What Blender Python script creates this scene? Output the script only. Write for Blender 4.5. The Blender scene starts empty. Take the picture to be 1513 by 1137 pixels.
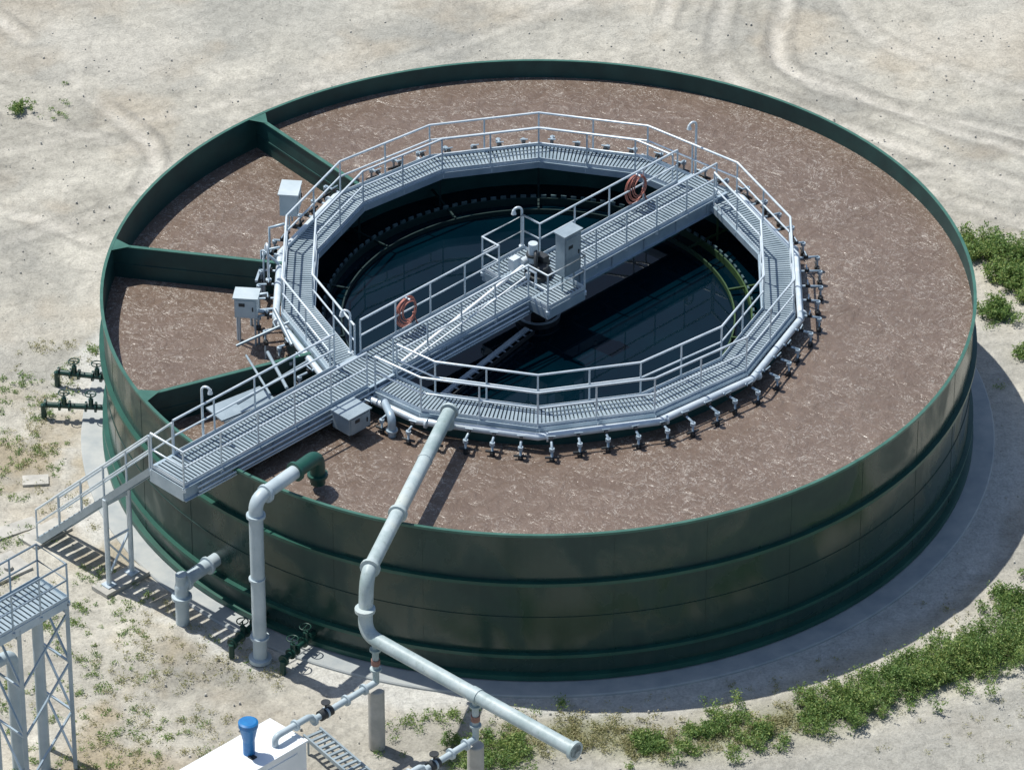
import bpy, math, random
import numpy as np
from mathutils import Vector, Matrix
random.seed(7); rng=np.random.default_rng(7)
sc=bpy.context.scene
try:
    sc.view_settings.view_transform='Standard'; sc.view_settings.look='None'; sc.view_settings.exposure=0
except Exception: pass
H=4.55; R=11.7
# ------------------------------------------------------------------ camera
cam=bpy.data.cameras.new("camera"); co=bpy.data.objects.new("camera",cam); sc.collection.objects.link(co)
e0=math.radians(32.8); D=150
co.location=(0,-D*math.cos(e0),H+D*math.sin(e0))
co.rotation_euler=(math.radians(90-33.85),0,math.radians(0.32))
cam.lens=8250/1513*36; cam.sensor_width=36; cam.clip_start=1; cam.clip_end=3000
sc.camera=co
# ------------------------------------------------------------------ light
SD=Vector((1.82,-1.28,-4.55)).normalized()
el=math.asin(-SD.z); az=math.atan2(-SD.x,-SD.y)
w=bpy.data.worlds.new("World"); sc.world=w; w.use_nodes=True
nt=w.node_tree; bg=nt.nodes['Background']; sky=nt.nodes.new('ShaderNodeTexSky'); sky.sky_type='NISHITA'
sky.sun_disc=False; sky.sun_elevation=el; sky.sun_rotation=az%(2*math.pi)
nt.links.new(sky.outputs[0],bg.inputs[0]); bg.inputs[1].default_value=0.12
l=bpy.data.lights.new("sun",'SUN'); lo=bpy.data.objects.new("sun",l); sc.collection.objects.link(lo)
l.energy=5.0; l.angle=math.radians(0.5); l.color=(1,.975,.91); lo.rotation_euler=SD.to_track_quat('-Z','Y').to_euler(); lo.location=(-20,14,50)
# ------------------------------------------------------------------ materials
def nmat(name):
    m=bpy.data.materials.new(name); m.use_nodes=True
    return m,m.node_tree.nodes,m.node_tree.links,m.node_tree.nodes['Principled BSDF']
def noise(n,l,scale,detail=4,rough=.55,vec=None,dist=0):
    t=n.new('ShaderNodeTexNoise'); t.inputs['Scale'].default_value=scale; t.inputs['Detail'].default_value=detail
    t.inputs['Roughness'].default_value=rough; t.inputs['Distortion'].default_value=dist
    if vec is None:
        tc=n.new('ShaderNodeTexCoord'); vec=tc.outputs['Object']
    l.new(vec,t.inputs['Vector']); return t
def ramp(n,l,src,stops):
    r=n.new('ShaderNodeValToRGB'); e=r.color_ramp.elements
    while len(e)<len(stops): e.new(.5)
    for i,(p,c) in enumerate(stops):
        e[i].position=p; e[i].color=(c,c,c,1) if isinstance(c,(int,float)) else (*c,1)
    l.new(src,r.inputs[0]); return r
def mixc(n,l,fac,a,b,mode='MIX'):
    m=n.new('ShaderNodeMix'); m.data_type='RGBA'; m.blend_type=mode
    for sock,v in ((m.inputs[0],fac),(m.inputs[6],a),(m.inputs[7],b)):
        if hasattr(v,'is_linked'): l.new(v,sock)
        elif isinstance(v,(int,float)): sock.default_value=v
        else: sock.default_value=(*v,1)
    return m.outputs[2]
def mathn(n,l,op,a,b):
    m=n.new('ShaderNodeMath'); m.operation=op
    for s,v in ((m.inputs[0],a),(m.inputs[1],b)):
        if isinstance(v,(int,float)): s.default_value=v
        else: l.new(v,s)
    return m.outputs[0]
def bump(n,l,bs,h,strength=.3,dist=.02,normal=None):
    b=n.new('ShaderNodeBump'); b.inputs['Strength'].default_value=strength; b.inputs['Distance'].default_value=dist
    l.new(h,b.inputs['Height'])
    if normal is not None: l.new(normal,b.inputs['Normal'])
    if bs is not None: l.new(b.outputs[0],bs.inputs['Normal'])
    return b.outputs[0]
def simple(name,c1,c2,scale=3,rough=.5,metal=0,bs_=.1,det=5):
    m,n,l,b=nmat(name)
    t=noise(n,l,scale,det,.6)
    r=ramp(n,l,t.outputs[0],[(.3,c1),(.7,c2)]); l.new(r.outputs[0],b.inputs['Base Color'])
    b.inputs['Roughness'].default_value=rough; b.inputs['Metallic'].default_value=metal
    if bs_: bump(n,l,b,t.outputs[0],bs_,.01)
    return m
GALV=simple("galvanized_steel",(.46,.54,.60),(.70,.76,.80),2.2,.38,.2,.05)
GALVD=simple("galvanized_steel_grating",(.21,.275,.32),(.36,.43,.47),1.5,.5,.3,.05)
GALVS=simple("added_grating_backing",(.05,.08,.10),(.10,.14,.16),3,.6,.2,.05)  # for solid dark sheets added below slats, blocking sky light through the gaps
GALVF=simple("galvanized_fascia",(.27,.36,.43),(.44,.52,.58),1.6,.45,.25,.05)
PIPEG=simple("painted_grey_pipe",(.34,.42,.46),(.50,.57,.60),1.4,.45,0,.05)
def pipew():
    m,n,l,b=nmat("stained_pipe")
    t=noise(n,l,.9,5,.65); t2=noise(n,l,7,5,.7)
    r=ramp(n,l,t.outputs[0],[(.35,(.26,.34,.34)),(.55,(.42,.49,.50)),(.7,(.50,.54,.50))])
    c=mixc(n,l,ramp(n,l,t2.outputs[0],[(.55,0.),(.68,.5)]).outputs[0],r.outputs[0],(.20,.25,.22))
    l.new(c,b.inputs['Base Color']); b.inputs['Roughness'].default_value=.5; bump(n,l,b,t2.outputs[0],.08,.01); return m
PIPEW=pipew()
CONC=simple("concrete",(.34,.33,.30),(.52,.50,.45),2.5,.9,0,.3)
GRN=simple("green_coated_steel",(.010,.062,.046),(.018,.095,.070),1.2,.4,0,.05)
DGRN=simple("dark_green_valve",(.006,.035,.028),(.012,.06,.045),6,.4,0,.05)
WHITE=simple("white_enclosure",(.72,.76,.78),(.84,.86,.87),.9,.4,0,.03)
BOXM=simple("light_grey_enclosure",(.40,.47,.50),(.54,.60,.62),1.5,.4,0,.03)
BLUE=simple("blue_filter",(.01,.13,.36),(.02,.20,.46),5,.4,0,.03)
RUST=simple("rusty_coupling",(.20,.10,.08),(.32,.18,.14),8,.7,0,.1)
HOSE=simple("hose_rubber",(.30,.10,.07),(.46,.18,.14),6,.5,0,.05)
DARK=simple("dark_steel",(.02,.024,.026),(.05,.055,.06),4,.5,.3,.05)
CAB=simple("cabinet_steel",(.24,.30,.34),(.36,.43,.47),2,.4,.2,.03)
def wallmat():
    m,n,l,b=nmat("tank_wall_paint_and_reflections")
    tc=n.new('ShaderNodeTexCoord'); mp=n.new('ShaderNodeMapping'); mp.inputs['Scale'].default_value=(1,1,.8)
    l.new(tc.outputs['Object'],mp.inputs[0])
    t=noise(n,l,.55,5,.55,mp.outputs[0],.5); t2=noise(n,l,6,3,.5)
    mp2=n.new('ShaderNodeMapping'); mp2.inputs['Scale'].default_value=(1,1,.08); l.new(tc.outputs['Object'],mp2.inputs[0])
    t3=noise(n,l,5,4,.6,mp2.outputs[0])
    r=ramp(n,l,t.outputs[0],[(.38,(.001,.028,.028)),(.47,(.003,.036,.033)),(.53,(.015,.044,.036)),(.72,(.028,.052,.040))])  # teal and olive patches put the wall's blotchy reflections into its colour
    c=mixc(n,l,.12,r.outputs[0],ramp(n,l,t2.outputs[0],[(.3,(.002,.026,.022)),(.7,(.018,.07,.054))]).outputs[0])
    c=mixc(n,l,ramp(n,l,t3.outputs[0],[(.5,0.),(.78,.2)]).outputs[0],c,(.045,.080,.064))
    sz=n.new('ShaderNodeSeparateXYZ'); l.new(tc.outputs['Object'],sz.inputs[0])
    lw=n.new('ShaderNodeMapRange'); lw.inputs[1].default_value=.7; lw.inputs[2].default_value=.0; l.new(sz.outputs[2],lw.inputs[0])
    c=mixc(n,l,mathn(n,l,'MULTIPLY',lw.outputs[0],mathn(n,l,'MULTIPLY',t3.outputs[0],.5)),c,(.10,.12,.10))
    l.new(c,b.inputs['Base Color'])
    rr=ramp(n,l,t.outputs[0],[(.42,.50),(.54,.20)]); l.new(rr.outputs[0],b.inputs['Roughness'])
    b.inputs['Specular IOR Level'].default_value=.6
    bump(n,l,b,t.outputs[0],.15,.1)
    return m
WALL=wallmat()
INW=simple("tank_inner_wall",(.006,.042,.042),(.014,.072,.066),1.5,.5,0,.1)
RIM=simple("rim_green",(.028,.10,.075),(.055,.155,.12),2,.4,0,.05)
def sludgemat():
    m,n,l,b=nmat("brown_sludge")
    big=noise(n,l,.25,4,.55,None,1.0); mid=noise(n,l,2.0,4,.55,None,1.4); fi=noise(n,l,7,4,.55,None,1.0)
    base=ramp(n,l,big.outputs[0],[(.3,(.135,.098,.076)),(.7,(.172,.127,.100))])
    c=mixc(n,l,.25,base.outputs[0],ramp(n,l,mid.outputs[0],[(.35,(.105,.073,.055)),(.65,(.215,.163,.130))]).outputs[0])
    fm=ramp(n,l,noise(n,l,11,6,.8,None,1.5).outputs[0],[(.565,0.),(.63,1.)])
    ln=noise(n,l,1.0,7,.68,None,2.6)
    ab=mathn(n,l,'ABSOLUTE',mathn(n,l,'SUBTRACT',ln.outputs[0],.5),0)
    lines=ramp(n,l,ab,[(.0,1.),(.016,0.)])
    tc=n.new('ShaderNodeTexCoord'); sx=n.new('ShaderNodeSeparateXYZ'); l.new(tc.outputs['Object'],sx.inputs[0])
    rad_=mathn(n,l,'SQRT',mathn(n,l,'ADD',mathn(n,l,'MULTIPLY',sx.outputs[0],sx.outputs[0]),mathn(n,l,'MULTIPLY',sx.outputs[1],sx.outputs[1])),0)
    ed=n.new('ShaderNodeMapRange'); ed.inputs[1].default_value=R-1.2; ed.inputs[2].default_value=R-.05; l.new(rad_,ed.inputs[0])
    # water drawn off over the low bays on the left is the most broken up
    lf=n.new('ShaderNodeMapRange'); lf.inputs[1].default_value=-6.5; lf.inputs[2].default_value=-8.5; l.new(sx.outputs[0],lf.inputs[0])
    pn=noise(n,l,.6,4,.7,None,1.8)
    sm1=mathn(n,l,'ADD',pn.outputs[0],mathn(n,l,'MULTIPLY',ed.outputs[0],.13)); sm1=mathn(n,l,'ADD',sm1,mathn(n,l,'MULTIPLY',lf.outputs[0],.05))
    cl=ramp(n,l,sm1,[(.44,.04),(.62,.9)])
    a_=mathn(n,l,'MULTIPLY',fm.outputs[0],cl.outputs[0])
    br_=ramp(n,l,pn.outputs[0],[(.40,.15),(.58,.85)])
    b_=mathn(n,l,'MULTIPLY',lines.outputs[0],mathn(n,l,'MULTIPLY',br_.outputs[0],ramp(n,l,fi.outputs[0],[(.40,0.),(.55,1.)]).outputs[0]))
    f=mathn(n,l,'MINIMUM',mathn(n,l,'MAXIMUM',a_,b_),.85)
    c=mixc(n,l,f,c,(.52,.48,.43)); l.new(c,b.inputs['Base Color'])
    b.inputs['Roughness'].default_value=.20; b.inputs['IOR'].default_value=1.38
    n1=bump(n,l,None,mid.outputs[0],.7,.11); bump(n,l,b,fi.outputs[0],.6,.042,n1)
    return m
SLUDGE=sludgemat()
def watermat():
    m,n,l,b=nmat("clarified_water")
    t=noise(n,l,.5,4,.6)
    r=ramp(n,l,t.outputs[0],[(.3,(.0003,.005,.010)),(.7,(.0006,.009,.015))]); l.new(r.outputs[0],b.inputs['Base Color'])
    b.inputs['Roughness'].default_value=.02; b.inputs['IOR'].default_value=1.33
    t2=noise(n,l,2.5,3,.5); bump(n,l,b,t2.outputs[0],.05,.02)
    return m
WATER=watermat()
def laundermat():
    m,n,l,b=nmat("launder_green")
    tc=n.new('ShaderNodeTexCoord'); sx=n.new('ShaderNodeSeparateXYZ'); l.new(tc.outputs['Object'],sx.inputs[0])
    mr=n.new('ShaderNodeMapRange'); mr.inputs[1].default_value=3.6; mr.inputs[2].default_value=5.6; l.new(sx.outputs[0],mr.inputs[0])
    t=noise(n,l,5,5,.7); mu=mathn(n,l,'MULTIPLY',mr.outputs[0],t.outputs[0])
    c=mixc(n,l,mu,(.004,.022,.022),(.07,.14,.02)); l.new(c,b.inputs['Base Color']); b.inputs['Roughness'].default_value=.5
    return m
LAUN=laundermat()
TEETH=simple("weir_teeth",(.03,.07,.08),(.12,.18,.20),6,.4,.2)
def leafmat(name,a,b_,c_):
    m,n,l,b=nmat(name)
    g=n.new('ShaderNodeNewGeometry'); t=noise(n,l,.8,3,.6)
    mu=mathn(n,l,'MULTIPLY',mathn(n,l,'ADD',g.outputs['Random Per Island'],t.outputs[0]),.5)
    r=ramp(n,l,mu,[(.2,a),(.5,b_),(.8,c_)]); l.new(r.outputs[0],b.inputs['Base Color']); b.inputs['Roughness'].default_value=.6
    tr=n.new('ShaderNodeBsdfTranslucent'); l.new(r.outputs[0],tr.inputs[0]); mx=n.new('ShaderNodeMixShader'); mx.inputs[0].default_value=.35
    l.new(b.outputs[0],mx.inputs[1]); l.new(tr.outputs[0],mx.inputs[2]); l.new(mx.outputs[0],n['Material Output'].inputs[0])
    return m
LEAF=leafmat("weed_leaf",(.09,.18,.045),(.18,.29,.08),(.36,.41,.13))
LEAFY=leafmat("dry_weed_leaf",(.20,.22,.09),(.34,.33,.16),(.48,.42,.24))
# ------------------------------------------------------------------ mesh builder
class MB:
    def __init__(s): s.v=[]; s.f=[]; s.m=[]; s.s=[]
    def add(s,vs,fs,mi=0,sm=False):
        o=len(s.v); s.v+= [tuple(p) for p in vs]
        for f in fs: s.f.append([o+i for i in f]); s.m.append(mi); s.s.append(sm)
    def obox(s,c,a,b,cc,mi=0):
        c=Vector(c);a=Vector(a);b=Vector(b);cc=Vector(cc)
        vs=[c+a*i+b*j+cc*k for k in(-1,1) for j in(-1,1) for i in(-1,1)]
        s.add(vs,[(0,2,3,1),(4,5,7,6),(0,1,5,4),(2,6,7,3),(0,4,6,2),(1,3,7,5)],mi)
    def box(s,c,sz,ang=0,mi=0):
        ca,sa=math.cos(ang),math.sin(ang)
        s.obox(c,(ca*sz[0]/2,sa*sz[0]/2,0),(-sa*sz[1]/2,ca*sz[1]/2,0),(0,0,sz[2]/2),mi)
    def beam(s,p,q,wd,ht,mi=0):
        p=Vector(p);q=Vector(q);d=q-p;L=d.length
        if L<1e-6:return
        d/=L; up=Vector((0,0,1)) if abs(d.z)<.95 else Vector((1,0,0))
        sd=d.cross(up).normalized(); u2=sd.cross(d)
        s.obox((p+q)/2,d*L/2,sd*wd/2,u2*ht/2,mi)
    def tube(s,pts,r,seg=8,mi=0,closed=False,caps=True):
        P=[Vector(p) for p in pts]; n=len(P)
        T=[]
        for i in range(n):
            if closed: a=(P[i]-P[i-1]).normalized(); b=(P[(i+1)%n]-P[i]).normalized()
            else:
                a=(P[i]-P[max(i-1,0)]); b=(P[min(i+1,n-1)]-P[i])
                a=a.normalized() if a.length>1e-9 else b.normalized(); b=b.normalized() if b.length>1e-9 else a
            t=(a+b); t=t.normalized() if t.length>1e-6 else a
            T.append(t)
        t0=T[0]; ref=Vector((0,0,1)) if abs(t0.z)<.9 else Vector((1,0,0))
        u=t0.cross(ref).normalized(); vs=[]
        rr=r if isinstance(r,(list,tuple)) else [r]*n
        for i in range(n):
            t=T[i]; u=(u-t*u.dot(t)).normalized(); w_=t.cross(u)
            for k in range(seg):
                a=2*math.pi*k/seg; vs.append(P[i]+(u*math.cos(a)+w_*math.sin(a))*rr[i])
        fs=[]
        m=n if closed else n-1
        for i in range(m):
            j=(i+1)%n
            for k in range(seg):
                k2=(k+1)%seg; fs.append((i*seg+k,i*seg+k2,j*seg+k2,j*seg+k))
        s.add(vs,fs,mi,True)
        if caps and not closed:
            s.add(vs[:seg],[tuple(reversed(range(seg)))],mi); s.add(vs[-seg:],[tuple(range(seg))],mi)
    def lathe(s,prof,seg=96,c=(0,0),mi=0,smooth=True,mis=None):
        n=len(prof)
        for j in range(n-1):
            vs=[];(r0,z0),(r1,z1)=prof[j],prof[j+1]
            for k in range(seg):
                a=2*math.pi*k/seg; ca,sa=math.cos(a),math.sin(a)
                vs+= [(c[0]+r0*ca,c[1]+r0*sa,z0),(c[0]+r1*ca,c[1]+r1*sa,z1)]
            fs=[(2*k,2*((k+1)%seg),2*((k+1)%seg)+1,2*k+1) for k in range(seg)]
            s.add(vs,fs,mi if mis is None else mis[j],smooth)
    def flange(s,p,d,r,t=.05,mi=0,seg=16):
        p=Vector(p);d=Vector(d).normalized(); s.tube([p-d*t/2,p+d*t/2],r,seg,mi)
    def make(s,name,mats,parent=None):
        me=bpy.data.meshes.new(name); me.from_pydata(s.v,[],s.f)
        for m in mats: me.materials.append(m)
        me.polygons.foreach_set('material_index',s.m); me.polygons.foreach_set('use_smooth',s.s); me.update()
        o=bpy.data.objects.new(name,me); sc.collection.objects.link(o)
        if parent: o.parent=parent
        return o
def empty(name):
    o=bpy.data.objects.new(name,None); sc.collection.objects.link(o); return o
def fillet(pts,rad,k=7):
    P=[Vector(p) for p in pts]; out=[P[0]]
    for i in range(1,len(P)-1):
        a=(P[i-1]-P[i]);b=(P[i+1]-P[i]); ra=min(rad,a.length*.49,b.length*.49)
        A=P[i]+a.normalized()*ra;B=P[i]+b.normalized()*ra
        for j in range(k+1):
            t=j/k; out.append(A*(1-t)**2+P[i]*2*t*(1-t)+B*t*t)
    out.append(P[-1]); return out
U=Vector((.703,.711,0)); N_=Vector((-.711,.703,0))
def UN(u,n,z=0): p=U*u+N_*n; return Vector((p.x,p.y,z))
# ------------------------------------------------------------------ railing
def railing(mb,pts,h=1.07,spacing=1.6,kick=True,r=.032,mi=0,mid=(.55,)):
    P=[Vector(p) for p in pts]
    up=Vector((0,0,1))
    mb.tube([p+up*h for p in P],r,8,mi)
    for m in mid: mb.tube([p+up*h*m for p in P],r*.85,6,mi)
    for a,b in zip(P[:-1],P[1:]):
        L=(b-a).length; k=max(1,round(L/spacing))
        for j in range(k+1):
            if j==k and b is not P[-1]: continue
            p=a.lerp(b,j/k); mb.tube([p-up*.14,p+up*h],r*.9,6,mi,caps=False)
            mb.obox(p-up*.10,(.05,0,0),(0,.05,0),(0,0,.05),mi)
        if kick: mb.beam(a+up*.06,b+up*.06,.012,.11,mi)
# ------------------------------------------------------------------ tank
tank=empty("sludge_treatment_tank")
mb=MB()
mb.lathe([(R,0.0),(R,H)],160,mi=0)
mb.lathe([(R-.03,H),(R-.03,2.5)],160,mi=1)
mb.lathe([(R-.03,H),(R-.03,H+.02),(R+.055,H+.02),(R+.055,H-.05),(R,H-.05)],160,mi=2,smooth=False)
for z,wd in ((3.12,.13),(.88,.13)):
    mb.lathe([(R,z),(R+wd,z),(R+wd,z-.10),(R+.02,z-.10),(R,z-.12)],160,mi=3,smooth=False)
mb.lathe([(R,2.0),(R+.018,2.0),(R+.018,1.97),(R,1.97)],160,mi=0,smooth=False)
mb.lathe([(R,.26),(R+.16,.24),(R+.16,.10),(R,.05)],160,mi=3,smooth=False)
for k in range(30):
    a=2*math.pi*(k+.3)/30
    mb.box(((R+.001)*math.cos(a),(R+.001)*math.sin(a),2.2),(.008,.025,4.3),a,0)
mb.make("shell",[WALL,INW,RIM,GRN],tank)
mb=MB()
def part(p,q,zt=H-.02):
    p=Vector((p[0],p[1],0));q=Vector((q[0],q[1],0)); d=(q-p).normalized(); L=(q-p).length
    mb.beam(p+Vector((0,0,(zt+2.5)/2)),q+Vector((0,0,(zt+2.5)/2)),.06,zt-2.5,1)
    mb.beam(p+Vector((0,0,zt+.015)),q+Vector((0,0,zt+.015)),.11,.03,0)
    mb.beam(p+Vector((0,0,zt-.55)),q+Vector((0,0,zt-.55)),.10,.05,1)
    s=d.cross(Vector((0,0,1)))
    mb.add([p+s*.3+Vector((0,0,zt+.034)),p-s*.3+Vector((0,0,zt+.034)),p+d*.5+Vector((0,0,zt+.038))],[(0,1,2)],0)
part((-7.93,8.56),(-4.9,4.9)); part((-11.53,1.82),(-6.85,.92)); part((-10.30,-5.50),(-6.0,-3.45))
part(UN(-11.65,0),UN(-6.9,0),H-.15)
mb.make("partition_walls",[RIM,INW],tank)
def sector(a0,a1,r0,r1,z,nr=8,na=90):
    vs=[];fs=[]
    for i in range(nr+1):
        for j in range(na+1):
            r=r0+(r1-r0)*i/nr; a=a0+(a1-a0)*j/na; vs.append((r*math.cos(a),r*math.sin(a),z))
    for i in range(nr):
        for j in range(na):
            o=i*(na+1)+j; fs.append((o,o+na+1,o+na+2,o+1))
    return vs,fs
aP1=math.atan2(8.47,-7.86); aB=math.atan2(-.711,-.703)
mb=MB(); v,f=sector(aB,aP1,6.8,R-.02,4.02); mb.add(v,f,0,True)
v,f=sector(aP1,aB+2*math.pi,6.8,R-.02,3.55); mb.add(v,f,0,True)
mb.make("sludge",[SLUDGE],tank)
# ------------------------------------------------------------------ clarifier
cl=empty("inner_clarifier")
WZ=3.42
mb=MB()
mb.lathe([(6.92,2.5),(6.92,4.42),(6.82,4.42),(6.82,2.5)],128,mi=0)
mb.make("clarifier_wall",[INW],cl)
mb=MB()
mb.lathe([(5.32,3.1),(5.32,3.56),(5.28,3.56),(5.28,3.1)],128,mi=0)
mb.lathe([(5.78,3.1),(5.78,3.64),(5.74,3.64),(5.74,3.1)],128,mi=0)
for k in range(130):
    a=2*math.pi*k/130
    mb.box((5.80*math.cos(a),5.80*math.sin(a),3.66),(.05,.15,.11),a,1)
for k in range(14):
    a=2*math.pi*(k+.5)/14
    mb.beam((5.3*math.cos(a),5.3*math.sin(a),3.58),(6.82*math.cos(a),6.82*math.sin(a),3.66),.05,.06,0)
    mb.beam((6.3*math.cos(a),6.3*math.sin(a),3.2),(6.3*math.cos(a),6.3*math.sin(a),4.4),.06,.06,0)
mb.make("launder_trough",[LAUN,TEETH],cl)
mb=MB(); v,f=sector(0,2*math.pi,0.01,6.84,WZ,4,96); mb.add(v,f,0,True); mb.make("clarified_water",[WATER],cl)
mb=MB()
mb.lathe([(.20,3.0),(.20,4.6)],20,(0,0),0)
mb.lathe([(.60,3.1),(.60,3.58),(.55,3.58),(.55,3.1)],32,(0,0),0)
mb.lathe([(.61,3.58),(.61,3.61),(.54,3.61)],32,(0,0),2)
mb.lathe([(.40,3.95),(.40,4.1),(.20,4.12)],24,(0,0),0)
p=Vector((-.30,-.85,3.62));q=Vector((-2.60,-4.15,3.62)); mb.beam(p,q,.13,.08,1); o_=Vector((.20,-.15,.0)); mb.beam(p+o_,q+o_,.03,.12,0)
for k in range(14):
    c=p.lerp(q,k/13); mb.beam(c,c+o_,.03,.03,1)
mb.beam((0,.2,3.5),(2.9,4.2,3.5),.08,.06,0)
mb.make("feedwell_and_skimmer",[DARK,GALV,CAB],cl)
# ------------------------------------------------------------------ ring walkway
ring=empty("ring_walkway")
NS=14; DZ=4.60
def pv(k,r,z): a=-math.pi/2+2*math.pi*k/NS; return Vector((r*math.cos(a),r*math.sin(a),z))
RO,RI=7.0,6.12
deck=MB(); fr=MB()
for k in range(NS):
    ao,bo=pv(k,RO,DZ),pv(k+1,RO,DZ); ai,bi=pv(k,RI,DZ),pv(k+1,RI,DZ)
    nb=28
    for j in range(nb):
        t=(j+.5)/nb; o=ao.lerp(bo,t); i_=ai.lerp(bi,t)
        deck.beam(i_,o,.065,.03,0)
    zz=Vector((0,0,-.03)); deck.add([ai+zz,bi+zz,bo+zz,ao+zz],[(0,1,2,3)],1)  # added opaque sheet, stands in for deep bars that close off light
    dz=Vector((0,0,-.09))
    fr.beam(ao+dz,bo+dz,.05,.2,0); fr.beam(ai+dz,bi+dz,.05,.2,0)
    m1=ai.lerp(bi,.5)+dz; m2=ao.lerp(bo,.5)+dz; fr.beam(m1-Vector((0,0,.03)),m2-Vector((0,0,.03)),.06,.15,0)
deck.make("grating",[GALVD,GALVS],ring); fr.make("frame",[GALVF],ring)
rl=MB()
def ringrun(r,cut):
    pts=[]
    S=40
    for k in range(NS):
        for j in range(S): pts.append((pv(k,r,DZ).lerp(pv(k+1,r,DZ),j/S), j==0))
    ok=[not cut(p.dot(U),p.dot(N_)) for p,_ in pts]
    n=len(pts); st=next(i for i in range(n) if not ok[i])
    runs=[];cur=[]
    for i in range(st,st+n):
        if ok[i%n]: cur.append(pts[i%n])
        elif cur: runs.append(cur);cur=[]
    if cur: runs.append(cur)
    for run in runs:
        if len(run)<5: continue
        P=[run[0][0]]+[p for p,vx in run[1:-1] if vx]+[run[-1][0]]
        railing(rl,P,spacing=1.55)
ringrun(RO-.03,lambda u,n:abs(n)<.66 and u<0)
ringrun(RI+.03,lambda u,n:abs(n)<.66)
rl.make("handrails",[GALV],ring)
hd=MB()
hd.tube([pv(k,7.17,4.44) for k in range(NS)],.10,14,0,closed=True)
for k in range(NS):
    p=pv(k,7.17,4.44); t=(pv(k+1,7.2,0)-pv(k-1,7.2,0)).normalized()
    hd.flange(p+t*.25,t,.135,.05,0)
hd.make("air_header",[GALV],ring)
dr=MB()
for k in range(62):
    a=-math.pi/2+2*math.pi*(k+.5)/62+random.uniform(-.008,.008)
    u_=Vector((math.cos(a),math.sin(a),0)); 
    un=(u_*7.4).dot(U),(u_*7.4).dot(N_)
    if abs(un[1])<.9 and un[0]<0: continue
    tn=Vector((-math.sin(a),math.cos(a),0)); jt=random.uniform(-.04,.03); ex_=random.uniform(.46,.62)
    kk=((a+math.pi/2)/(2*math.pi/NS))%1; rp=7.17*math.cos(math.pi/NS)/math.cos((kk-.5)*2*math.pi/NS)
    Z=Vector((0,0,1))
    p0=u_*rp+Z*4.46; p1=u_*(rp+ex_)+Z*(4.46+jt); p2=u_*(rp+ex_)+Z*3.45
    dr.tube([p0,p1,p2],.036,6,0)
    dr.obox(u_*(rp+.25)+Z*4.49,u_*.06,tn*.045,(0,0,.05),1)
    dr.tube([u_*(rp+.25)+Z*4.58-tn*.11,u_*(rp+.25)+Z*4.58+tn*.11],.020,5,0)
    dr.tube([p1-tn*.18-Z*.30,p1+tn*.18-Z*.30],.036,6,1)
    dr.flange(p1-Z*.06,(0,0,1),.07,.09,0,8)
    dr.flange(p1-Z*.38,(0,0,1),.07,.12,1,8)
dr.make("diffuser_drop_pipes",[GALVF,DARK],ring)
# ------------------------------------------------------------------ bridge
br=empty("access_bridge")
BZ=4.76
dk=MB()
def slatrun(u0,u1,n0,n1,z):
    k=int((u1-u0)/.115)
    for j in range(k):
        u=u0+(j+.5)*(u1-u0)/k; dk.beam(UN(u,n0,z),UN(u,n1,z),.066,.03,0)
    z2=z-.03; dk.add([UN(u0,n0,z2),UN(u1,n0,z2),UN(u1,n1,z2),UN(u0,n1,z2)],[(0,1,2,3)],1)  # added opaque sheet below the bridge slats, keeps sky out of gaps
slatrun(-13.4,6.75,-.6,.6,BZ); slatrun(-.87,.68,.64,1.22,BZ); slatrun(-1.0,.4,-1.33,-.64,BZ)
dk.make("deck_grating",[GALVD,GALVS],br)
g=MB()
for n,a,b in ((-.62,-13.4,6.7),(.62,-13.4,6.7)):
    zc=BZ-.21
    g.beam(UN(a,n,zc),UN(b,n,zc),.02,.40,0)
    g.beam(UN(a,n*1.05,zc+.2),UN(b,n*1.05,zc+.2),.09,.02,0); g.beam(UN(a,n*1.05,zc-.2),UN(b,n*1.05,zc-.2),.09,.02,0)
u=-13.3
while u<6.6:
    g.beam(UN(u,-.60,BZ-.16),UN(u,.60,BZ-.16),.06,.2,0)
    for s_ in (-1,1): g.beam(UN(u+.5,s_*.645,BZ-.40),UN(u+.5,s_*.645,BZ-.03),.05,.03,0)
    u+=1.25
for (u0,u1,n0,n1) in ((-.87,.68,.64,1.25),(-1.0,.4,-1.36,-.64)):
    no=n1 if n1>1 else n0; zc=BZ-.16
    g.beam(UN(u0,no,zc),UN(u1,no,zc),.03,.28,0); g.beam(UN(u0,n0,zc),UN(u0,n1,zc),.03,.28,0); g.beam(UN(u1,n0,zc),UN(u1,n1,zc),.03,.28,0)
g.beam(UN(-13.42,-.63,BZ-.21),UN(-13.42,.63,BZ-.21),.02,.4,0)
for n in (-.5,.5): g.beam(UN(-11.7,n,H+.03),UN(-11.7,n,BZ-.38),.12,.12,0)
g.make("girders",[GALVF],br)
rl=MB()
railing(rl,[UN(-12.6,.62,BZ),UN(-6.95,.62,BZ)],spacing=1.4)
railing(rl,[UN(-6.0,.62,BZ),UN(-.87,.62,BZ),UN(-.87,1.25,BZ),UN(.68,1.25,BZ),UN(.68,.62,BZ),UN(6.05,.62,BZ)],spacing=1.3)
railing(rl,[UN(-13.38,.6,BZ),UN(-13.38,-.62,BZ),UN(-6.95,-.62,BZ)],spacing=1.4)
railing(rl,[UN(-6.0,-.62,BZ),UN(-1.0,-.62,BZ),UN(-1.0,-1.35,BZ),UN(.4,-1.35,BZ),UN(.4,-.62,BZ),UN(6.3,-.62,BZ)],spacing=1.3)
rl.make("handrails",[GALV],br)
cd=MB()
for n,z in ((-.72,4.62),(-.76,4.50),(-.72,4.38)): cd.tube([UN(-13,n,z),UN(-1.1,n,z)],.028,6,0)
cd.tube([UN(1,.72,4.6),UN(6.3,.72,4.6)],.03,6,0)
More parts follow.
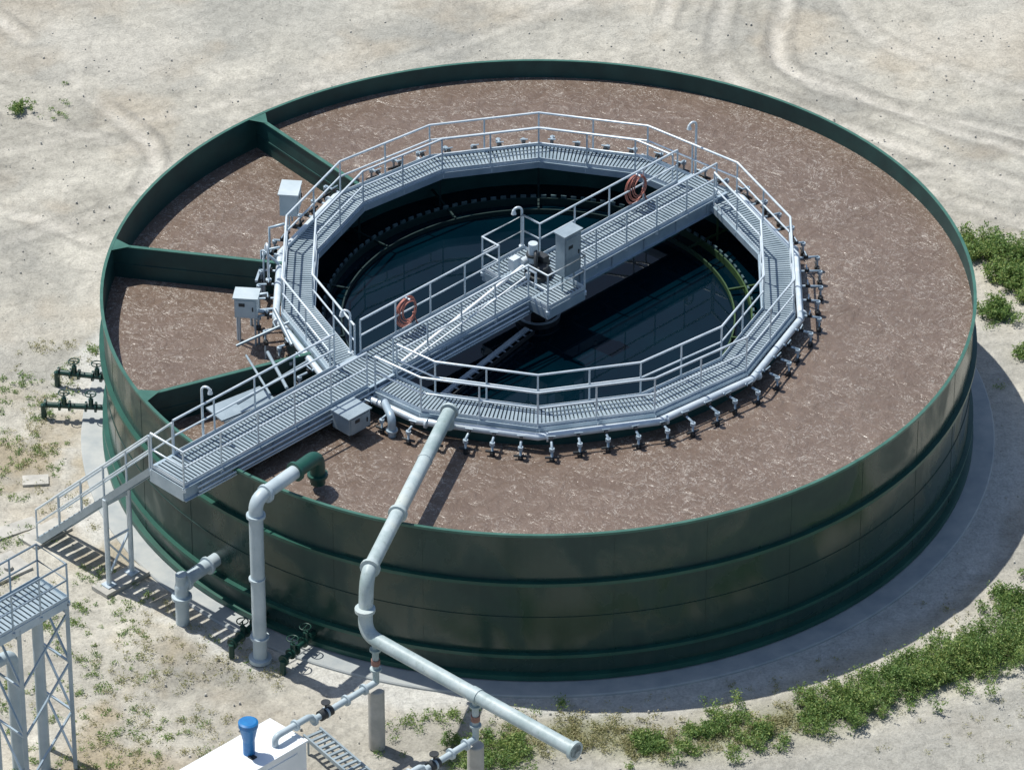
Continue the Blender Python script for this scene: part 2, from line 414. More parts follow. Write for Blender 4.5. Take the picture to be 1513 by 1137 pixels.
cd.tube([UN(-5.6,-.5,4.85),UN(-1.05,-.45,5.75)],.045,8,1)
cd.tube([UN(-5.3,-.66,4.9),UN(-1.15,-.66,5.55)],.025,6,1)
cd.make("conduits",[GALV,WHITE],br)
dv=MB()
dv.lathe([(.38,BZ+.02),(.38,BZ+.14),(.26,BZ+.16),(.26,BZ+.34),(.12,BZ+.36),(.0,BZ+.36)],20,(0,0),1)
dv.tube([UN(.0,.2,BZ+.3),UN(.0,.2,BZ+.95)],.13,12,0); dv.flange(UN(0,.2,BZ+.6),(0,0,1),.19,.06,1)
dv.tube([UN(-.3,.35,BZ+.4),UN(.2,.35,BZ+.4)],.11,12,0); dv.box(UN(.25,.1,BZ+.42),(.22,.3,.2),.79,1)
dv.tube([UN(-.2,-.1,BZ+.2),UN(-.2,-.1,BZ+.7),UN(.0,.1,BZ+.75)],.05,8,1)
for a in range(6):
    dv.box(UN(-.4+.15*a,.0,BZ+.2+.04*(a%3)),(.1,.1,.15),.79,a%2)
dv.tube([UN(-.5,-.4,BZ+.02),UN(-.5,-.4,BZ+.5),UN(-.5,.2,BZ+.5)],.04,8,0)
dv.box(UN(-.6,.3,BZ+.55),(.28,.2,.34),.79,0)
dv.make("centre_drive",[GALV,DARK],br)
def box_with_hood(name,c,sz,ang,stand=None,mat=CAB):
    e=empty(name); m=MB(); m.box(c,sz,ang,0)
    m.box((c[0],c[1],c[2]+sz[2]/2+.02),(sz[0]+.08,sz[1]+.08,.035),ang,0)
    ca,sa=math.cos(ang),math.sin(ang)
    fx=Vector((sa,-ca,0)); m.box(Vector(c)+fx*(sz[1]/2+.012),(sz[0]*.86,.02,sz[2]*.84),ang,1)
    m.box(Vector(c)+fx*(sz[1]/2+.035)+Vector((ca,sa,0))*sz[0]*.32,(.03,.03,.12),ang,2)
    m.box(Vector(c)+fx*(sz[1]/2+.026)+Vector((-ca*.1,-sa*.1,sz[2]*.2)),(.16,.01,.10),ang,2)
    if stand:
        for s_ in (-.35,.35):
            p=Vector(c)+Vector((ca,sa,0))*sz[0]*s_; m.tube([Vector((p.x,p.y,stand)),Vector((p.x,p.y,c[2]-sz[2]/2))],.03,6,0)
    m.make("housing",[mat,mat,DARK],e); return e
A45=math.radians(45.3)
box_with_hood("control_cabinet",UN(.12,-1.0,5.95),(.62,.34,1.25),A45,BZ)
box_with_hood("junction_box",(-6.75,2.75,5.45),(.70,.48,.66),A45+math.pi/2-.9,4.6,BOXM)
box_with_hood("junction_box",(-7.75,-1.55,4.85),(.60,.48,.60),-.1,3.4,BOXM)
box_with_hood("junction_box",UN(-8.0,-1.12,4.55),(.75,.62,.5),A45,None,CAB)
m=MB(); m.tube([(-7.2,-1.4,4.5),(-7.6,-1.5,4.6)],.05,8,0); m.beam((-7.9,-1.3,4.4),(-6.95,-1.1,4.4),.08,.08,0); 
m.beam(UN(-8,-.7,4.27),UN(-8,-1.4,4.27),.5,.04,0)
m.tube([(-6.9,2.2,5.0),(-7.3,2.0,5.0),(-7.3,2.0,3.5)],.04,8,0)
m.tube([(-7.0,.8,4.6),(-7.4,.7,5.1),(-7.4,.7,3.5)],.05,8,0)
m.tube([(-7.0,1.5,4.7),(-7.5,1.3,4.7),(-7.5,1.3,3.5)],.035,8,0)
m.beam((-7.35,2.2,4.3),(-7.6,.4,4.3),.07,.07,0)
m.tube([(-7.25,-.5,4.5),(-7.7,-.6,4.5),(-7.7,-.6,3.5)],.04,8,0)
m.tube([(-8.0,-1.3,4.6),(-8.0,-1.3,3.5)],.06,8,0)
m.tube(fillet([UN(-6.9,-1.2,4.55),UN(-7.3,-1.9,4.6),UN(-7.3,-1.9,4.0)],.2),.11,12,0); m.flange(UN(-7.3,-1.9,4.2),(0,0,1),.16,.05,0)
m.make("box_brackets_and_piping",[GALVF],ring)
def gooseneck(base,h=1.7,dr=(1,0)):
    b=Vector(base); e=empty("gooseneck_lamp"); m=MB(); d=Vector((dr[0],dr[1],0)).normalized()
    pts=[b,b+Vector((0,0,h-.15))]
    for k in range(1,7):
        a=math.pi*k/7; pts.append(b+Vector((0,0,h-.15+.12*math.sin(a)))+d*(.12-.12*math.cos(a)))
    m.tube(pts,.034,8,0); q=pts[-1]; m.tube([q,q-Vector((0,0,.12))],[.045,.075],10,0); m.flange(b+Vector((0,0,.02)),(0,0,1),.08,.04)
    m.make("post",[GALV],e)
gooseneck(UN(6.85,.68,4.62),1.8,(-1,-.6)); gooseneck(UN(-6.0,1.0,4.62),1.35,(-1,.3)); gooseneck(UN(-11.5,.72,4.6),1.75,(1,-.3)); gooseneck(UN(.68,1.3,4.8),1.3,(-1,-.3)); gooseneck((-7.25,.15,4.5),1.1,(-.2,1))
def hose(u,n,z):
    e=empty("hose_coil"); m=MB()
    for k in range(6):
        pts=[];r=.24+.03*k-.02*(k%2); off=.04*(k-2.5); ph=random.random()*6
        for j in range(28):
            a=2*math.pi*j/28; rr_=r*(1+.07*math.sin(3*a+ph)); pts.append(UN(u+rr_*math.cos(a),n+off+.03*math.sin(2*a+ph),z+rr_*1.2*math.sin(a)-.03*k))
        m.tube(pts,.018,6,0,closed=True)
    m.tube([UN(u,n-.1,z+.32),UN(u,n+.12,z+.32)],.03,6,1); m.tube([UN(u+.2,n,z-.2),UN(u+.35,n,z-.6),UN(u+.3,n-.1,4.85)],.018,6,0)
    m.make("coil",[HOSE,GALV],e)
hose(-4.3,.60,5.42); hose(4.45,.60,5.42)
m=MB()
m.box(UN(-9.3,1.7,4.25),(1.7,.75,.05),A45-.15,0); m.box(UN(-9.3,1.3,4.1),(1.7,.04,.25),A45-.15,0)
m.tube([UN(-8.3,1.0,4.6),UN(-7.5,2.6,4.6)],.05,8,0); m.tube([UN(-8.9,1.0,4.7),UN(-7.9,3.0,4.5)],.035,8,0)
m.tube([(-6.6,-2.2,4.7),(-8.0,-2.6,4.2)],.04,8,0); m.tube([(-7.0,-1.9,4.9),(-6.5,-3.0,4.5)],.06,8,0)
m.tube([UN(-7.0,1.6,4.55),UN(-9.6,1.5,4.5)],.04,8,0)
m.make("scum_outlet",[CAB],ring)
# ------------------------------------------------------------------ stairs
st=empty("steel_staircase")
n0,n1=.66,5.35; z1=BZ-.02
sm=MB()
nst=22
for k in range(nst):
    t=(k+.5)/nst; n=n0+(n1-n0)*t; z=z1*(1-(k+1)/(nst+1))
    sm.beam(UN(-13.36,n,z),UN(-12.64,n,z),.22,.035,1)
for u in (-13.4,-12.6):
    sm.beam(UN(u,n0,z1-.1),UN(u,n1,.05),.04,.18,2)
    P0=UN(u,n0,z1);P1=UN(u,n1,.1)
    for hh,rr in ((1.0,.031),(.55,.026)):
        sm.tube([P0+Vector((0,0,hh)),P1+Vector((0,0,hh))],rr,8,0)
    for k in range(6): 
        p=P0.lerp(P1,k/5); sm.tube([p,p+Vector((0,0,1.0))],.028,6,0)
    sm.tube([UN(u,2.5,.1),UN(u,2.5,2.85)],.07,8,0); sm.box(UN(u,2.5,.14),(.3,.3,.03),A45,0)
sm.beam(UN(-13.4,2.5,2.7),UN(-12.6,2.5,2.7),.07,.12,0)
sm.beam(UN(-13.4,2.5,.4),UN(-12.6,2.5,1.5),.05,.05,0); sm.beam(UN(-12.6,2.53,.4),UN(-13.4,2.53,1.5),.05,.05,0)
sm.beam(UN(-13.4,2.5,1.52),UN(-12.6,2.5,1.52),.05,.05,0)
sm.make("flight",[GALV,GALVD,CAB],st)
fm=MB(); fm.box(UN(-13.0,2.5,.06),(1.5,.6,.12),A45,0); fm.box(UN(-13.0,5.5,.05),(1.3,.7,.10),A45,0); fm.make("footings",[CONC],st)
# ------------------------------------------------------------------ pipes
def pipe(name,pts,r,mats,fl=(),rad=.35,seg=20,extra=None):
    e=empty(name); m=MB(); P=fillet(pts,rad); m.tube(P,r,seg,0)
    for p,d in fl: m.flange(p,d,r*1.35,.07,0,20)
    if extra: extra(m)
    m.make("pipe",mats,e); return e
V=Vector
az0=4.98
A=V((-2.30,-6.9,az0));B=V((-4.22,-13.95,az0-.05));Cc=V((-4.28,-14.25,3.35));Dd=V((.95,-18.95,3.30))
def ex(m):
    d=(B-A).normalized()
    m.flange(A.lerp(B,.63),d,.25,.10)
    m.flange(A.lerp(B,.30),d,.20,.04)
    m.flange(A.lerp(B,.96),d,.26,.09)
    m.flange(V((-4.27,-14.2,4.05)),(0,0,1),.26,.09)
    m.tube([A+V((0,.05,0)),A+V((0,.1,-.5))],.15,14,0); m.flange(A+V((.02,.1,0)),d,.24,.08)
    d2=(Dd-Cc).normalized(); m.flange(Dd-d2*.05,d2,.25,.10)
    for t in (.05,.53):
        p=Cc.lerp(Dd,t); m.tube([p,p-V((0,0,1.35))],.085,12,0); m.flange(p-V((0,0,.32)),(0,0,1),.15,.05); m.tube([p-V((0,0,.62)),p-V((0,0,.78))],.115,12,1); m.flange(p-V((0,0,.92)),(0,0,1),.15,.05)
    for t in (.53,):
        p=Cc.lerp(Dd,t); m.flange(p,d2,.205,.25)
pipe("air_supply_pipe",[A,B,Cc,Dd],.185,[PIPEW,RUST],rad=.42,extra=ex)
for t,ln in ((.05,3.5),(.53,2.9)):
    p=Cc.lerp(Dd,t); e=empty("concrete_pier"); m=MB(); m.lathe([(.21,0),(.21,1.78),(.19,1.8),(.0,1.8)],20,(p.x,p.y),0); m.make("column",[CONC],e)
    e=empty("branch_air_pipe"); m=MB(); q=p-V((0,0,1.33)); dd=V((-.69,-.72,0)); s_=q+dd*ln
    path=fillet([q,q+dd*ln*.62,q+dd*ln*.66+V((0,0,.18)),s_+V((0,0,.2)),s_+V((0,0,-.35))],.15,4); m.tube(path,.085,12,0)
    for tt in (.12,.3,.5,.62,.8): m.flange(q+dd*ln*tt+(V((0,0,.18)) if tt>.64 else V((0,0,0))),dd,.15,.06,0,14)
    m.tube([q+dd*ln*.45,q+dd*ln*.56],.14,12,1); m.tube([q+dd*ln*.5,q+dd*ln*.5+V((0,0,.3))],.03,6,1); m.flange(q+dd*ln*.5+V((0,0,.32)),(0,0,1),.12,.03,1)
    m.make("pipe",[PIPEG,DARK],e)
p0=V((-7.11,-10.88,0))
def ex2(m):
    m.flange(V((-7.11,-10.88,.06)),(0,0,1),.30,.1); m.flange(V((-7.11,-10.88,.75)),(0,0,1),.25,.06); m.flange(V((-7.11,-10.88,4.55)),(0,0,1),.25,.08)
    m.flange(V((-6.86,-10.6,5.03)),(.6,.8,0),.25,.08)
    m.flange(V((-7.13,-10.9,2.6)),(0,0,1),.215,.06)
pipe("inlet_riser_pipe",[p0,V((-7.11,-10.88,5.03)),V((-6.15,-9.62,5.03))],.185,[PIPEG],extra=ex2)
pipe("inlet_elbow",[V((-6.15,-9.62,5.03)),V((-5.62,-8.92,5.03)),V((-5.62,-8.92,4.2))],.20,[GRN],fl=[(V((-6.15,-9.62,5.03)),(.6,.8,0)),(V((-5.62,-8.92,4.45)),(0,0,1))],rad=.3)
def ex3(m): m.flange(V((-9.1,-9.17,1.28)),(.63,.77,0),.27,.08); m.flange(V((-9.19,-9.28,.85)),(0,0,1),.27,.08); m.flange(V((-8.55,-8.5,1.28)),(.63,.77,0),.25,.06);m.tube([V((-9.19,-9.28,1.2)),V((-9.19,-9.28,1.55))],.15,14)
pipe("drain_pipe",[V((-9.19,-9.28,0)),V((-9.19,-9.28,1.28)),V((-7.6,-7.3,1.28))],.18,[PIPEG],rad=.2,extra=ex3)
def valve(p,q,z):
    e=empty("valve_assembly"); m=MB(); p=V((*p,z));q=V((*q,z)); d=(q-p).normalized(); sd=d.cross(V((0,0,1)))
    m.tube([p,q],.08,12,0)
    L=(q-p).length
    for t in (.2,.35,.6,.75,.97): m.flange(p+d*L*t,d,.15,.05)
    for t in (.27,.68):
        c=p+d*L*t; m.tube([c,c+V((0,0,.26))],.07,10,0); m.tube([c+V((0,0,.26)),c+V((0,0,.42))],.025,6,0)
        w_=[c+V((0,0,.42))+(d*math.cos(a)+sd*math.sin(a))*.15 for a in [2*math.pi*i/14 for i in range(14)]]
        m.tube(w_,.018,5,0,closed=True); m.beam(c+V((0,0,.42))-d*.15,c+V((0,0,.42))+d*.15,.02,.02,0)
    m.tube([q,q-V((0,0,z))],.08,10,0)
    m.make("valve",[DGRN],e)
valve((-11.7,1.45),(-13.25,1.75),.45); valve((-11.7,.0),(-13.5,.15),.45); valve((-7.0,-9.35),(-7.85,-10.75),.4); valve((-5.75,-10.2),(-6.5,-11.45),.4)
# ------------------------------------------------------------------ blower enclosure
be=empty("blower_enclosure"); m=MB()
c0=V((-6.61,-15.93,0)); dl=V((-.71,-.70,0)); dw=V((.74,-.67,0)); L,Wd,Hh=3.2,1.25,1.9
cc=c0+dl*L/2+dw*Wd/2
m.obox(cc+V((0,0,1.0)),dl*L/2,dw*Wd/2,(0,0,.88),0); m.obox(cc+V((0,0,1.915)),dl*(L/2+.04),dw*(Wd/2+.04),(0,0,.03),0)
m.obox(cc+V((0,0,.06)),dl*(L/2+.05),dw*(Wd/2+.05),(0,0,.06),1)
for t in (.25,.7): m.obox(c0+dl*(L*t+.1)+dw*(Wd+.012)+V((0,0,1.0)),dl*.6,dw*.012,(0,0,.7),0)
for k in range(8): m.obox(c0+dl*(.55+.1*k)+dw*(Wd+.03)+V((0,0,.9)),dl*.03,dw*.01,(0,0,.3),2)
cp=V((-7.06,-17.3,0)); m.tube([cp+V((0,0,1.94)),cp+V((0,0,2.35))],.15,16,3); m.lathe([(.15,2.35),(.23,2.75),(.25,2.78),(.25,2.9),(.2,2.93),(0,2.93)],18,(cp.x,cp.y),3)
m.obox(c0+dl*1.4+dw*.85+V((0,0,1.96)),dl*.08,dw*.08,(0,0,.02),2)
for t in (.12,1.0,1.9): m.obox(c0+dl*t+dw*Wd*.5+V((0,0,1.95)),dl*.02,dw*Wd*.5,(0,0,.012),0)
m.make("housing",[WHITE,DARK,DARK,BLUE],be)
rk=empty("cable_tray"); m=MB()
r0=V((-5.45,-14.35,.45));rd=V((.60,-.80,0)).normalized(); rs=V((-.8,-.6,0))
for s_ in (0,.5): m.beam(r0+rs*s_,r0+rs*s_+rd*3.0,.05,.12,0)
for k in range(16): m.beam(r0+rd*(.1+k*.19),r0+rs*.5+rd*(.1+k*.19),.07,.05,0)
for t in (.2,2.6):
    for s_ in (0,.5): m.beam(r0+rs*s_+rd*t,r0+rs*s_+rd*t-V((0,0,.45)),.05,.05,0)
m.make("tray",[CAB],rk)
# ------------------------------------------------------------------ service tower bottom left
tw=empty("service_tower"); m=MB(); TZ=5.2
t0=V((-11.5,-15.4,0)); ta=V((-.69,-.72,0)).normalized(); tb=V((-.69,.72,0)).normalized(); Lt,Wt=3.6,1.15
def TP(a,b,z): return t0+ta*a+tb*b+V((0,0,z))
for k in range(26): m.beam(TP(Lt*(k+.5)/26,0,TZ),TP(Lt*(k+.5)/26,Wt,TZ),.09,.03,1)
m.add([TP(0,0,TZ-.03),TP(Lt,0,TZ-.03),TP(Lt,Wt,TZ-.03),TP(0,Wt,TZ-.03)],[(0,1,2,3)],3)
for b in (0,Wt): m.beam(TP(0,b,TZ-.1),TP(Lt,b,TZ-.1),.04,.24,0)
for a in (0,Lt): m.beam(TP(a,0,TZ-.1),TP(a,Wt,TZ-.1),.04,.24,0)
railing(m,[TP(Lt,0,TZ),TP(.0,0,TZ),TP(0,Wt,TZ),TP(Lt,Wt,TZ)],spacing=.95)
for a in (.03,1.6,3.5):
    for b in (.03,Wt-.03): m.beam(TP(a,b,0),TP(a,b,TZ-.1),.10,.10,0)
for a in (.03,1.6):
    for z in (0.3,1.8,3.3): m.beam(TP(a,.03,z),TP(a,Wt-.03,z+1.5),.05,.05,0); m.beam(TP(a,.03,z+1.5),TP(a,Wt-.03,z+1.5),.05,.05,0)
for z in (.3,1.8,3.3): m.beam(TP(.03,.03,z+1.5),TP(1.6,.03,z),.05,.05,0)
m.tube(fillet([TP(1.1,1.0,0),TP(1.1,1.0,3.6),TP(2.8,1.0,3.6)],.3),.16,14,2); m.tube([TP(.6,.55,0),TP(.6,.55,4.9)],.14,14,2)
m.make("tower_frame",[GALVF,GALVD,PIPEG,GALVS],tw)
m=MB(); m.box((-13.5,-2.9,.04),(.7,.45,.08),.1,0); m.make("concrete_pad",[CONC])
m=MB(); m.box((-14.0,-5.2,.03),(1.6,.5,.06),.55,0); m.make("concrete_pad",[CONC])
m=MB(); m.box((-14.0,-6.9,.04),(1.1,1.0,.08),.7,0); m.flange((-13.9,-7.0,.12),(0,0,1),.12,.1); m.make("concrete_pad",[CONC])
m=MB(); m.lathe([(R-.2,.06),(12.42,.06),(12.45,.03),(12.45,-.1)],160,mi=0,smooth=False); m.make("concrete_apron",[simple("apron_concrete",(.30,.33,.34),(.44,.45,.43),1.5,.85,0,.2)])
# ------------------------------------------------------------------ ground
def vnoise(x,y,s,seed):
    r=np.random.default_rng(seed); G=r.random((256,256)); X=x/s;Y=y/s
    xi=np.floor(X).astype(int);yi=np.floor(Y).astype(int);fx=X-xi;fy=Y-yi; fx=fx*fx*(3-2*fx);fy=fy*fy*(3-2*fy)
    g=lambda a,b:G[a%256,b%256]
    return (g(xi,yi)*(1-fx)+g(xi+1,yi)*fx)*(1-fy)+(g(xi,yi+1)*(1-fx)+g(xi+1,yi+1)*fx)*fy
def fbm(x,y,s,seed,o=5,g=.55):
    t=0;a=1;n=0
    for i in range(o):
        th=.6*i; c_,s_=math.cos(th),math.sin(th)
        t=t+a*vnoise(x*c_-y*s_+13.7*i,x*s_+y*c_-7.1*i,s/2**i,seed+i); n+=a; a*=g
    return t/n
xs=np.concatenate([-np.geomspace(600,20,24),np.arange(-19.9,17,.08),np.geomspace(17.2,600,24)])
ys=np.concatenate([-np.geomspace(600,21,24),np.arange(-20.9,26,.09),np.geomspace(26.2,900,26)])
X,Y=np.meshgrid(xs,ys); nx,ny=len(xs),len(ys)
rr=np.hypot(X,Y)
def pdist(pts):
    d=np.full(X.shape,1e9)
    for (x0,y0),(x1,y1) in zip(pts[:-1],pts[1:]):
        dx,dy=x1-x0,y1-y0; t=np.clip(((X-x0)*dx+(Y-y0)*dy)/(dx*dx+dy*dy),0,1)
        d=np.minimum(d,np.hypot(X-x0-t*dx,Y-y0-t*dy))
    return d
def sm_(pts,n=8):
    P=[np.array(p,float) for p in pts]; P=[2*P[0]-P[1]]+P+[2*P[-1]-P[-2]]; o=[]
    for i in range(1,len(P)-2):
        for j in range(n):
            t=j/n; o.append(tuple(.5*((2*P[i])+(-P[i-1]+P[i+1])*t+(2*P[i-1]-5*P[i]+4*P[i+1]-P[i+2])*t*t+(-P[i-1]+3*P[i]-3*P[i+1]+P[i+2])*t**3)))
    o.append(tuple(P[-2])); return o
wob=(fbm(X,Y,1.5,91)-.5)*.6
n1=fbm(X,Y,7,1); n2=fbm(X,Y,1.6,11); n3=fbm(X,Y,.6,21,3,.8)
xr=X*.95+Y*.3; yr=-X*.3+Y*.95; st_=fbm(xr/3.5,yr,1.2,31)
base=np.stack([.405+0*X,.385+0*X,.332+0*X],-1)
lum=1+.5*(n1-.5)+.45*(n2-.5)+.40*(n3-.5)+.45*(st_-.5)
col=base*lum[...,None]
def mix(c,tgt,a): a=np.clip(a,0,1)[...,None]; return c*(1-a)+np.array(tgt)*a
col=mix(col,(.285,.282,.255),np.clip((n1-.52)*5,0,1)*.65*(Y>2))
col=mix(col,(.25,.248,.228),np.clip((fbm(X,Y,3,41)-.55)*8,0,1)*.45)
col=mix(col,(.40,.33,.24),np.clip((fbm(X,Y,4,51)-.56)*8,0,1)*.35)
col=mix(col,(.50,.475,.415),np.clip((fbm(X,Y,5,61)-.56)*6,0,1)*.6)
hgt=.10*(n1-.5)+.09*(n2-.5)+.04*(n3-.5)
tracks=[([(5.9,24),(5.4,20.2),(6.0,18.2),(8.0,16.6),(10.7,14.5),(14.2,12.2),(17,10)],1.0,1.7),([(7.7,24),(7.3,20.6),(7.8,18.6),(10.2,17),(14.3,15.1),(18,13.5)],.9,0),
([(-18,24),(-15.1,19.8),(-13.2,17),(-11.4,14.3),(-11.5,12)],1.3,0),([(-18,14),(-15.5,14.2),(-12.5,15.6),(-8,17.5),(-3,20),(2,24)],.4,0),([(-18,11.2),(-15,10.6),(-12.8,9.2)],.7,0),([(9,24),(11,20),(18,16)],.6,0),([(-18,17.5),(-14,15.5),(-11,13.2),(-13,10.5),(-18,8)],.5,0),([(11.5,12.0),(13.5,10.8),(17,10.2)],.9,1.2)]
for pts,stn,off in tracks:
    d=pdist(sm_(pts))+wob*.4
    for o in ((0,off) if off else (0,)):
        dd=np.abs(d-o) if o else d
        br_=np.clip((fbm(X,Y,2.5,99)-.34)*4,0,1)
        m1=np.exp(-(dd/.22)**2)*br_; col=mix(col,(.54,.51,.45),m1*.65*stn*(.4+n3)); hgt-=.04*m1*stn
        m2=np.exp(-((dd-.38)/.10)**2)*br_; col=mix(col,(.22,.21,.185),m2*.6*stn*(.3+n3)); hgt+=.04*m2*stn
rw=rr+wob*1.2+(n2-.5)*1.0
side=np.clip((-Y+1.5+.5*X*(X<0)*-1)/5,0,1)
band=np.clip((13.55-rw)/.5,0,1)*np.clip(.25+side,0,1)
col=mix(col,(.54,.535,.50),band*.8)
lb=np.clip((-X-7)/3,0,1)*np.clip((3-Y)/4,0,1)
col=mix(col,(.34,.285,.195),lb*np.clip((fbm(X,Y,2.2,71)-.46)*6,0,1)*.75)
veg_line=sm_([(-1.6,-14.7),(1.1,-13.9),(2.8,-14.3),(5.55,-13.7),(7.8,-12.7),(10.1,-11.4),(12.2,-10.2),(15,-8)])
dv_=pdist(veg_line)+wob
col=mix(col,(.20,.21,.11),np.exp(-(dv_/.65)**2)*.7)
col=mix(col,(.31,.305,.275),np.clip((dv_-.8),0,1)*np.clip((rr-14.6)/.6,0,1)*(X>-1)*(Y<-6)*.7)
hgt=hgt*np.clip((rr-12.3)/.6,0,1)-.012; hgt=np.where(np.hypot(X,Y)>60,-.012,hgt)
col=np.clip(col,.03,.62)
me=bpy.data.meshes.new("ground")
verts=np.stack([X,Y,hgt],-1).reshape(-1,3)
idx=np.arange(nx*ny).reshape(ny,nx)
fc=np.stack([idx[:-1,:-1],idx[:-1,1:],idx[1:,1:],idx[1:,:-1]],-1).reshape(-1,4)
me.vertices.add(len(verts)); me.vertices.foreach_set('co',verts.ravel())
me.loops.add(fc.size); me.loops.foreach_set('vertex_index',fc.ravel().astype(np.int32))
me.polygons.add(len(fc)); me.polygons.foreach_set('loop_start',np.arange(0,fc.size,4,dtype=np.int32)); 
me.polygons.foreach_set('use_smooth',np.ones(len(fc),bool))
me.update(calc_edges=True); me.validate()
ca=me.color_attributes.new("soil",'FLOAT_COLOR','POINT'); ca.data.foreach_set('color',np.concatenate([col.reshape(-1,3),np.ones((nx*ny,1))],1).ravel())
gm,n,l_,b=nmat("dry_soil")
at=n.new('ShaderNodeAttribute'); at.attribute_name="soil"
f1=noise(n,l_,3.2,8,.68,None,.6); f2=noise(n,l_,14,6,.72); 
vo=n.new('ShaderNodeTexVoronoi'); vo.inputs['Scale'].default_value=7; tc=n.new('ShaderNodeTexCoord'); l_.new(tc.outputs['Object'],vo.inputs['Vector'])
c=mixc(n,l_,1.0,at.outputs['Color'],ramp(n,l_,f1.outputs[0],[(.3,.78),(.5,1.0),(.7,1.14)]).outputs[0],'MULTIPLY')
c=mixc(n,l_,1.0,c,ramp(n,l_,f2.outputs[0],[(.30,.72),(.5,1.0),(.70,1.18)]).outputs[0],'MULTIPLY')
c=mixc(n,l_,ramp(n,l_,vo.outputs['Distance'],[(.03,.35),(.10,0.)]).outputs[0],c,(.60,.58,.53))
l_.new(c,b.inputs['Base Color']); b.inputs['Roughness'].default_value=.95; b.inputs['Specular IOR Level'].default_value=.15
nn=bump(n,l_,None,f1.outputs[0],.8,.09); bump(n,l_,b,f2.outputs[0],.6,.03,nn)
me.materials.append(gm); go=bpy.data.objects.new("ground",me); sc.collection.objects.link(go)
# ------------------------------------------------------------------ vegetation
def leaves(name,clusters,mat,size=(.04,.10)):
    VV=[]
    for (x,y,r,h,cn) in clusters:
        ns=max(3,int(5+r*22)); sa=rng.random(ns)*2*np.pi; sl=r*(.35+.9*rng.random(ns)); sh=h*(.35+.75*rng.random(ns)); ox=rng.normal(size=ns)*r*.35; oy=rng.normal(size=ns)*r*.35
        k=rng.integers(0,ns,cn); t=rng.random(cn)**.7
        px=x+ox[k]+np.cos(sa[k])*sl[k]*t+rng.normal(size=cn)*.035*(1+r*2); py=y+oy[k]+np.sin(sa[k])*sl[k]*t+rng.normal(size=cn)*.035*(1+r*2); pz=np.abs(sh[k]*t**.8*(1.1-.25*t)+rng.normal(size=cn)*.03)
        c_=np.stack([px,py,pz+.015],-1)
        s=rng.uniform(size[0],size[1],cn)[:,None]
        d=rng.normal(size=(cn,3)); d[:,2]=np.abs(d[:,2])*.7+.1; d/=np.linalg.norm(d,axis=1)[:,None]
        e=np.cross(d,rng.normal(size=(cn,3))); e/=np.linalg.norm(e,axis=1)[:,None]
        VV.append(np.stack([c_-d*s,c_+e*s*.35,c_+d*s,c_-e*s*.35],1))
    V_=np.concatenate(VV).reshape(-1,3); nq=len(V_)//4
    me=bpy.data.meshes.new(name); me.vertices.add(len(V_)); me.vertices.foreach_set('co',V_.ravel())
    me.loops.add(nq*4); me.loops.foreach_set('vertex_index',np.arange(nq*4,dtype=np.int32)); me.polygons.add(nq); me.polygons.foreach_set('loop_start',np.arange(0,nq*4,4,dtype=np.int32)); me.update(calc_edges=True)
    me.materials.append(mat); o=bpy.data.objects.new(name,me); sc.collection.objects.link(o); return o
cl_=[];cy=[]
VL=np.array(veg_line)
for i in range(900):
    t=rng.random()*(len(VL)-1.01); k=int(t); p=VL[k]+(VL[k+1]-VL[k])*(t-k)
    x,y=p[0]+rng.normal()*.4,p[1]+rng.normal()*.45
    dens=fbm(np.array([x]),np.array([y]),1.5,55)[0]
    if dens<.42: 
        if rng.random()<.5: cy.append((x,y,.14,.10,50))
        continue
    bigf=.8+1.1*np.clip((x-3)/8,0,1); r=rng.uniform(.10,.26)*(.6+dens*.6); cl_.append((x,y,r,(r*1.4+.05)*bigf*rng.uniform(.6,1.35),int(200*r/.2)))
leaves("weed_bank",cl_,LEAF,(.02,.055))
leaves("dry_weeds",cy+[(x,y,.2,.15,60) for x,y in [(-9,-12),(-10,-10.5)]],LEAFY,(.02,.05))
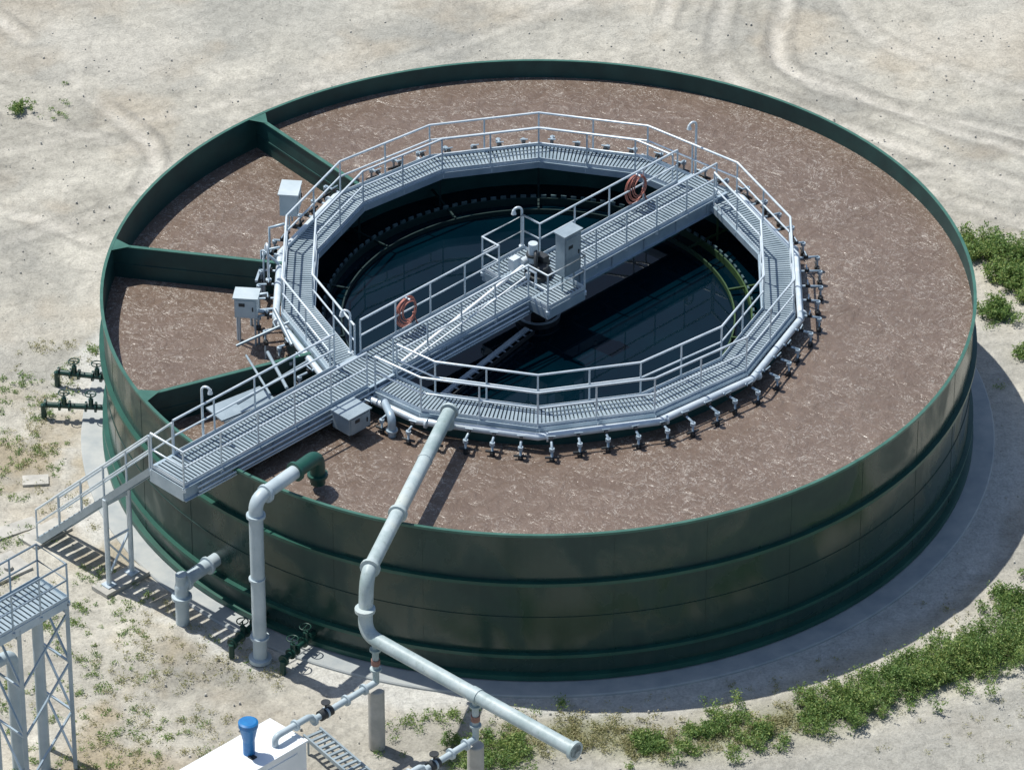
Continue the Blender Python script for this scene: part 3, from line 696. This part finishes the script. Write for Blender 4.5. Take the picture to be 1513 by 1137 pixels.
def bush(x,y,r,h,cn): leaves("bush",[(x+rng.normal()*r*.6,y+rng.normal()*r*.6,r*rng.uniform(.25,.5),h*rng.uniform(.4,1),cn//16) for _ in range(18)],LEAF,(.025,.065))
bush(12.6,8.6,.75,.9,7000); bush(13.4,7.3,.65,.8,5500); bush(12.9,5.6,.45,.5,3000); bush(13.6,3.4,.3,.3,1500); bush(14.2,8.3,.7,.8,4500); bush(14.0,6.2,.5,.5,3000)
bush(12.3,-8.2,.5,.45,2500); bush(13.2,-7.9,.5,.45,2200); bush(-15.5,16.4,.22,.4,700)
sp=[]
def scatter(n_,x0,x1,y0,y1,thr,seed,rmin=.05,rmax=.2,lst=sp,cn=70):
    xx=rng.uniform(x0,x1,n_);yy=rng.uniform(y0,y1,n_);dd=fbm(xx,yy,1.8,seed)
    for x,y,d in zip(xx,yy,dd):
        if d>thr and math.hypot(x,y)>12.7:
            r=rng.uniform(rmin,rmax); lst.append((x,y,r,r*.6,int(cn*r/.15)))
scatter(520,-14.5,-6.5,-16,-5,.54,77,.03,.17); scatter(240,-15,-12.2,-6,4,.53,78,.03,.16); scatter(60,-16.5,-14,14,18,.6,79,.03,.1); scatter(130,-4,0,-15.6,-13,.46,80)
scatter(90,12.6,15,0,10,.5,82)
sd_=[]; scatter(1500,-14.5,-6.5,-16,4,.47,83,.03,.16,sd_,50); scatter(300,0,13,-15,-8,.47,84,.03,.14,sd_,45)
leaves("ground_weeds",sp,LEAF,(.015,.045)); leaves("dry_ground_weeds",sd_,LEAFY,(.012,.04))
m=MB()
for i in range(1500):
    x=random.uniform(-16,15); y=random.uniform(-16,22)
    if math.hypot(x,y)<12.6: continue
    s=random.uniform(.012,.045); c=V((x,y,s*.3)); 
    ps=[c+V((math.cos(a)*s*random.uniform(.7,1.2),math.sin(a)*s*random.uniform(.7,1.2),-s*.5)) for a in [i_*1.0472 for i_ in range(6)]]
    tp=[c+(p-c)*.6+V((0,0,s*.9)) for p in ps]
    m.add(ps+tp,[(i_,(i_+1)%6,6+(i_+1)%6,6+i_) for i_ in range(6)]+[tuple(range(6,12))])
m.make("stones",[simple("stone",(.36,.34,.30),(.54,.52,.47),2,.9)])
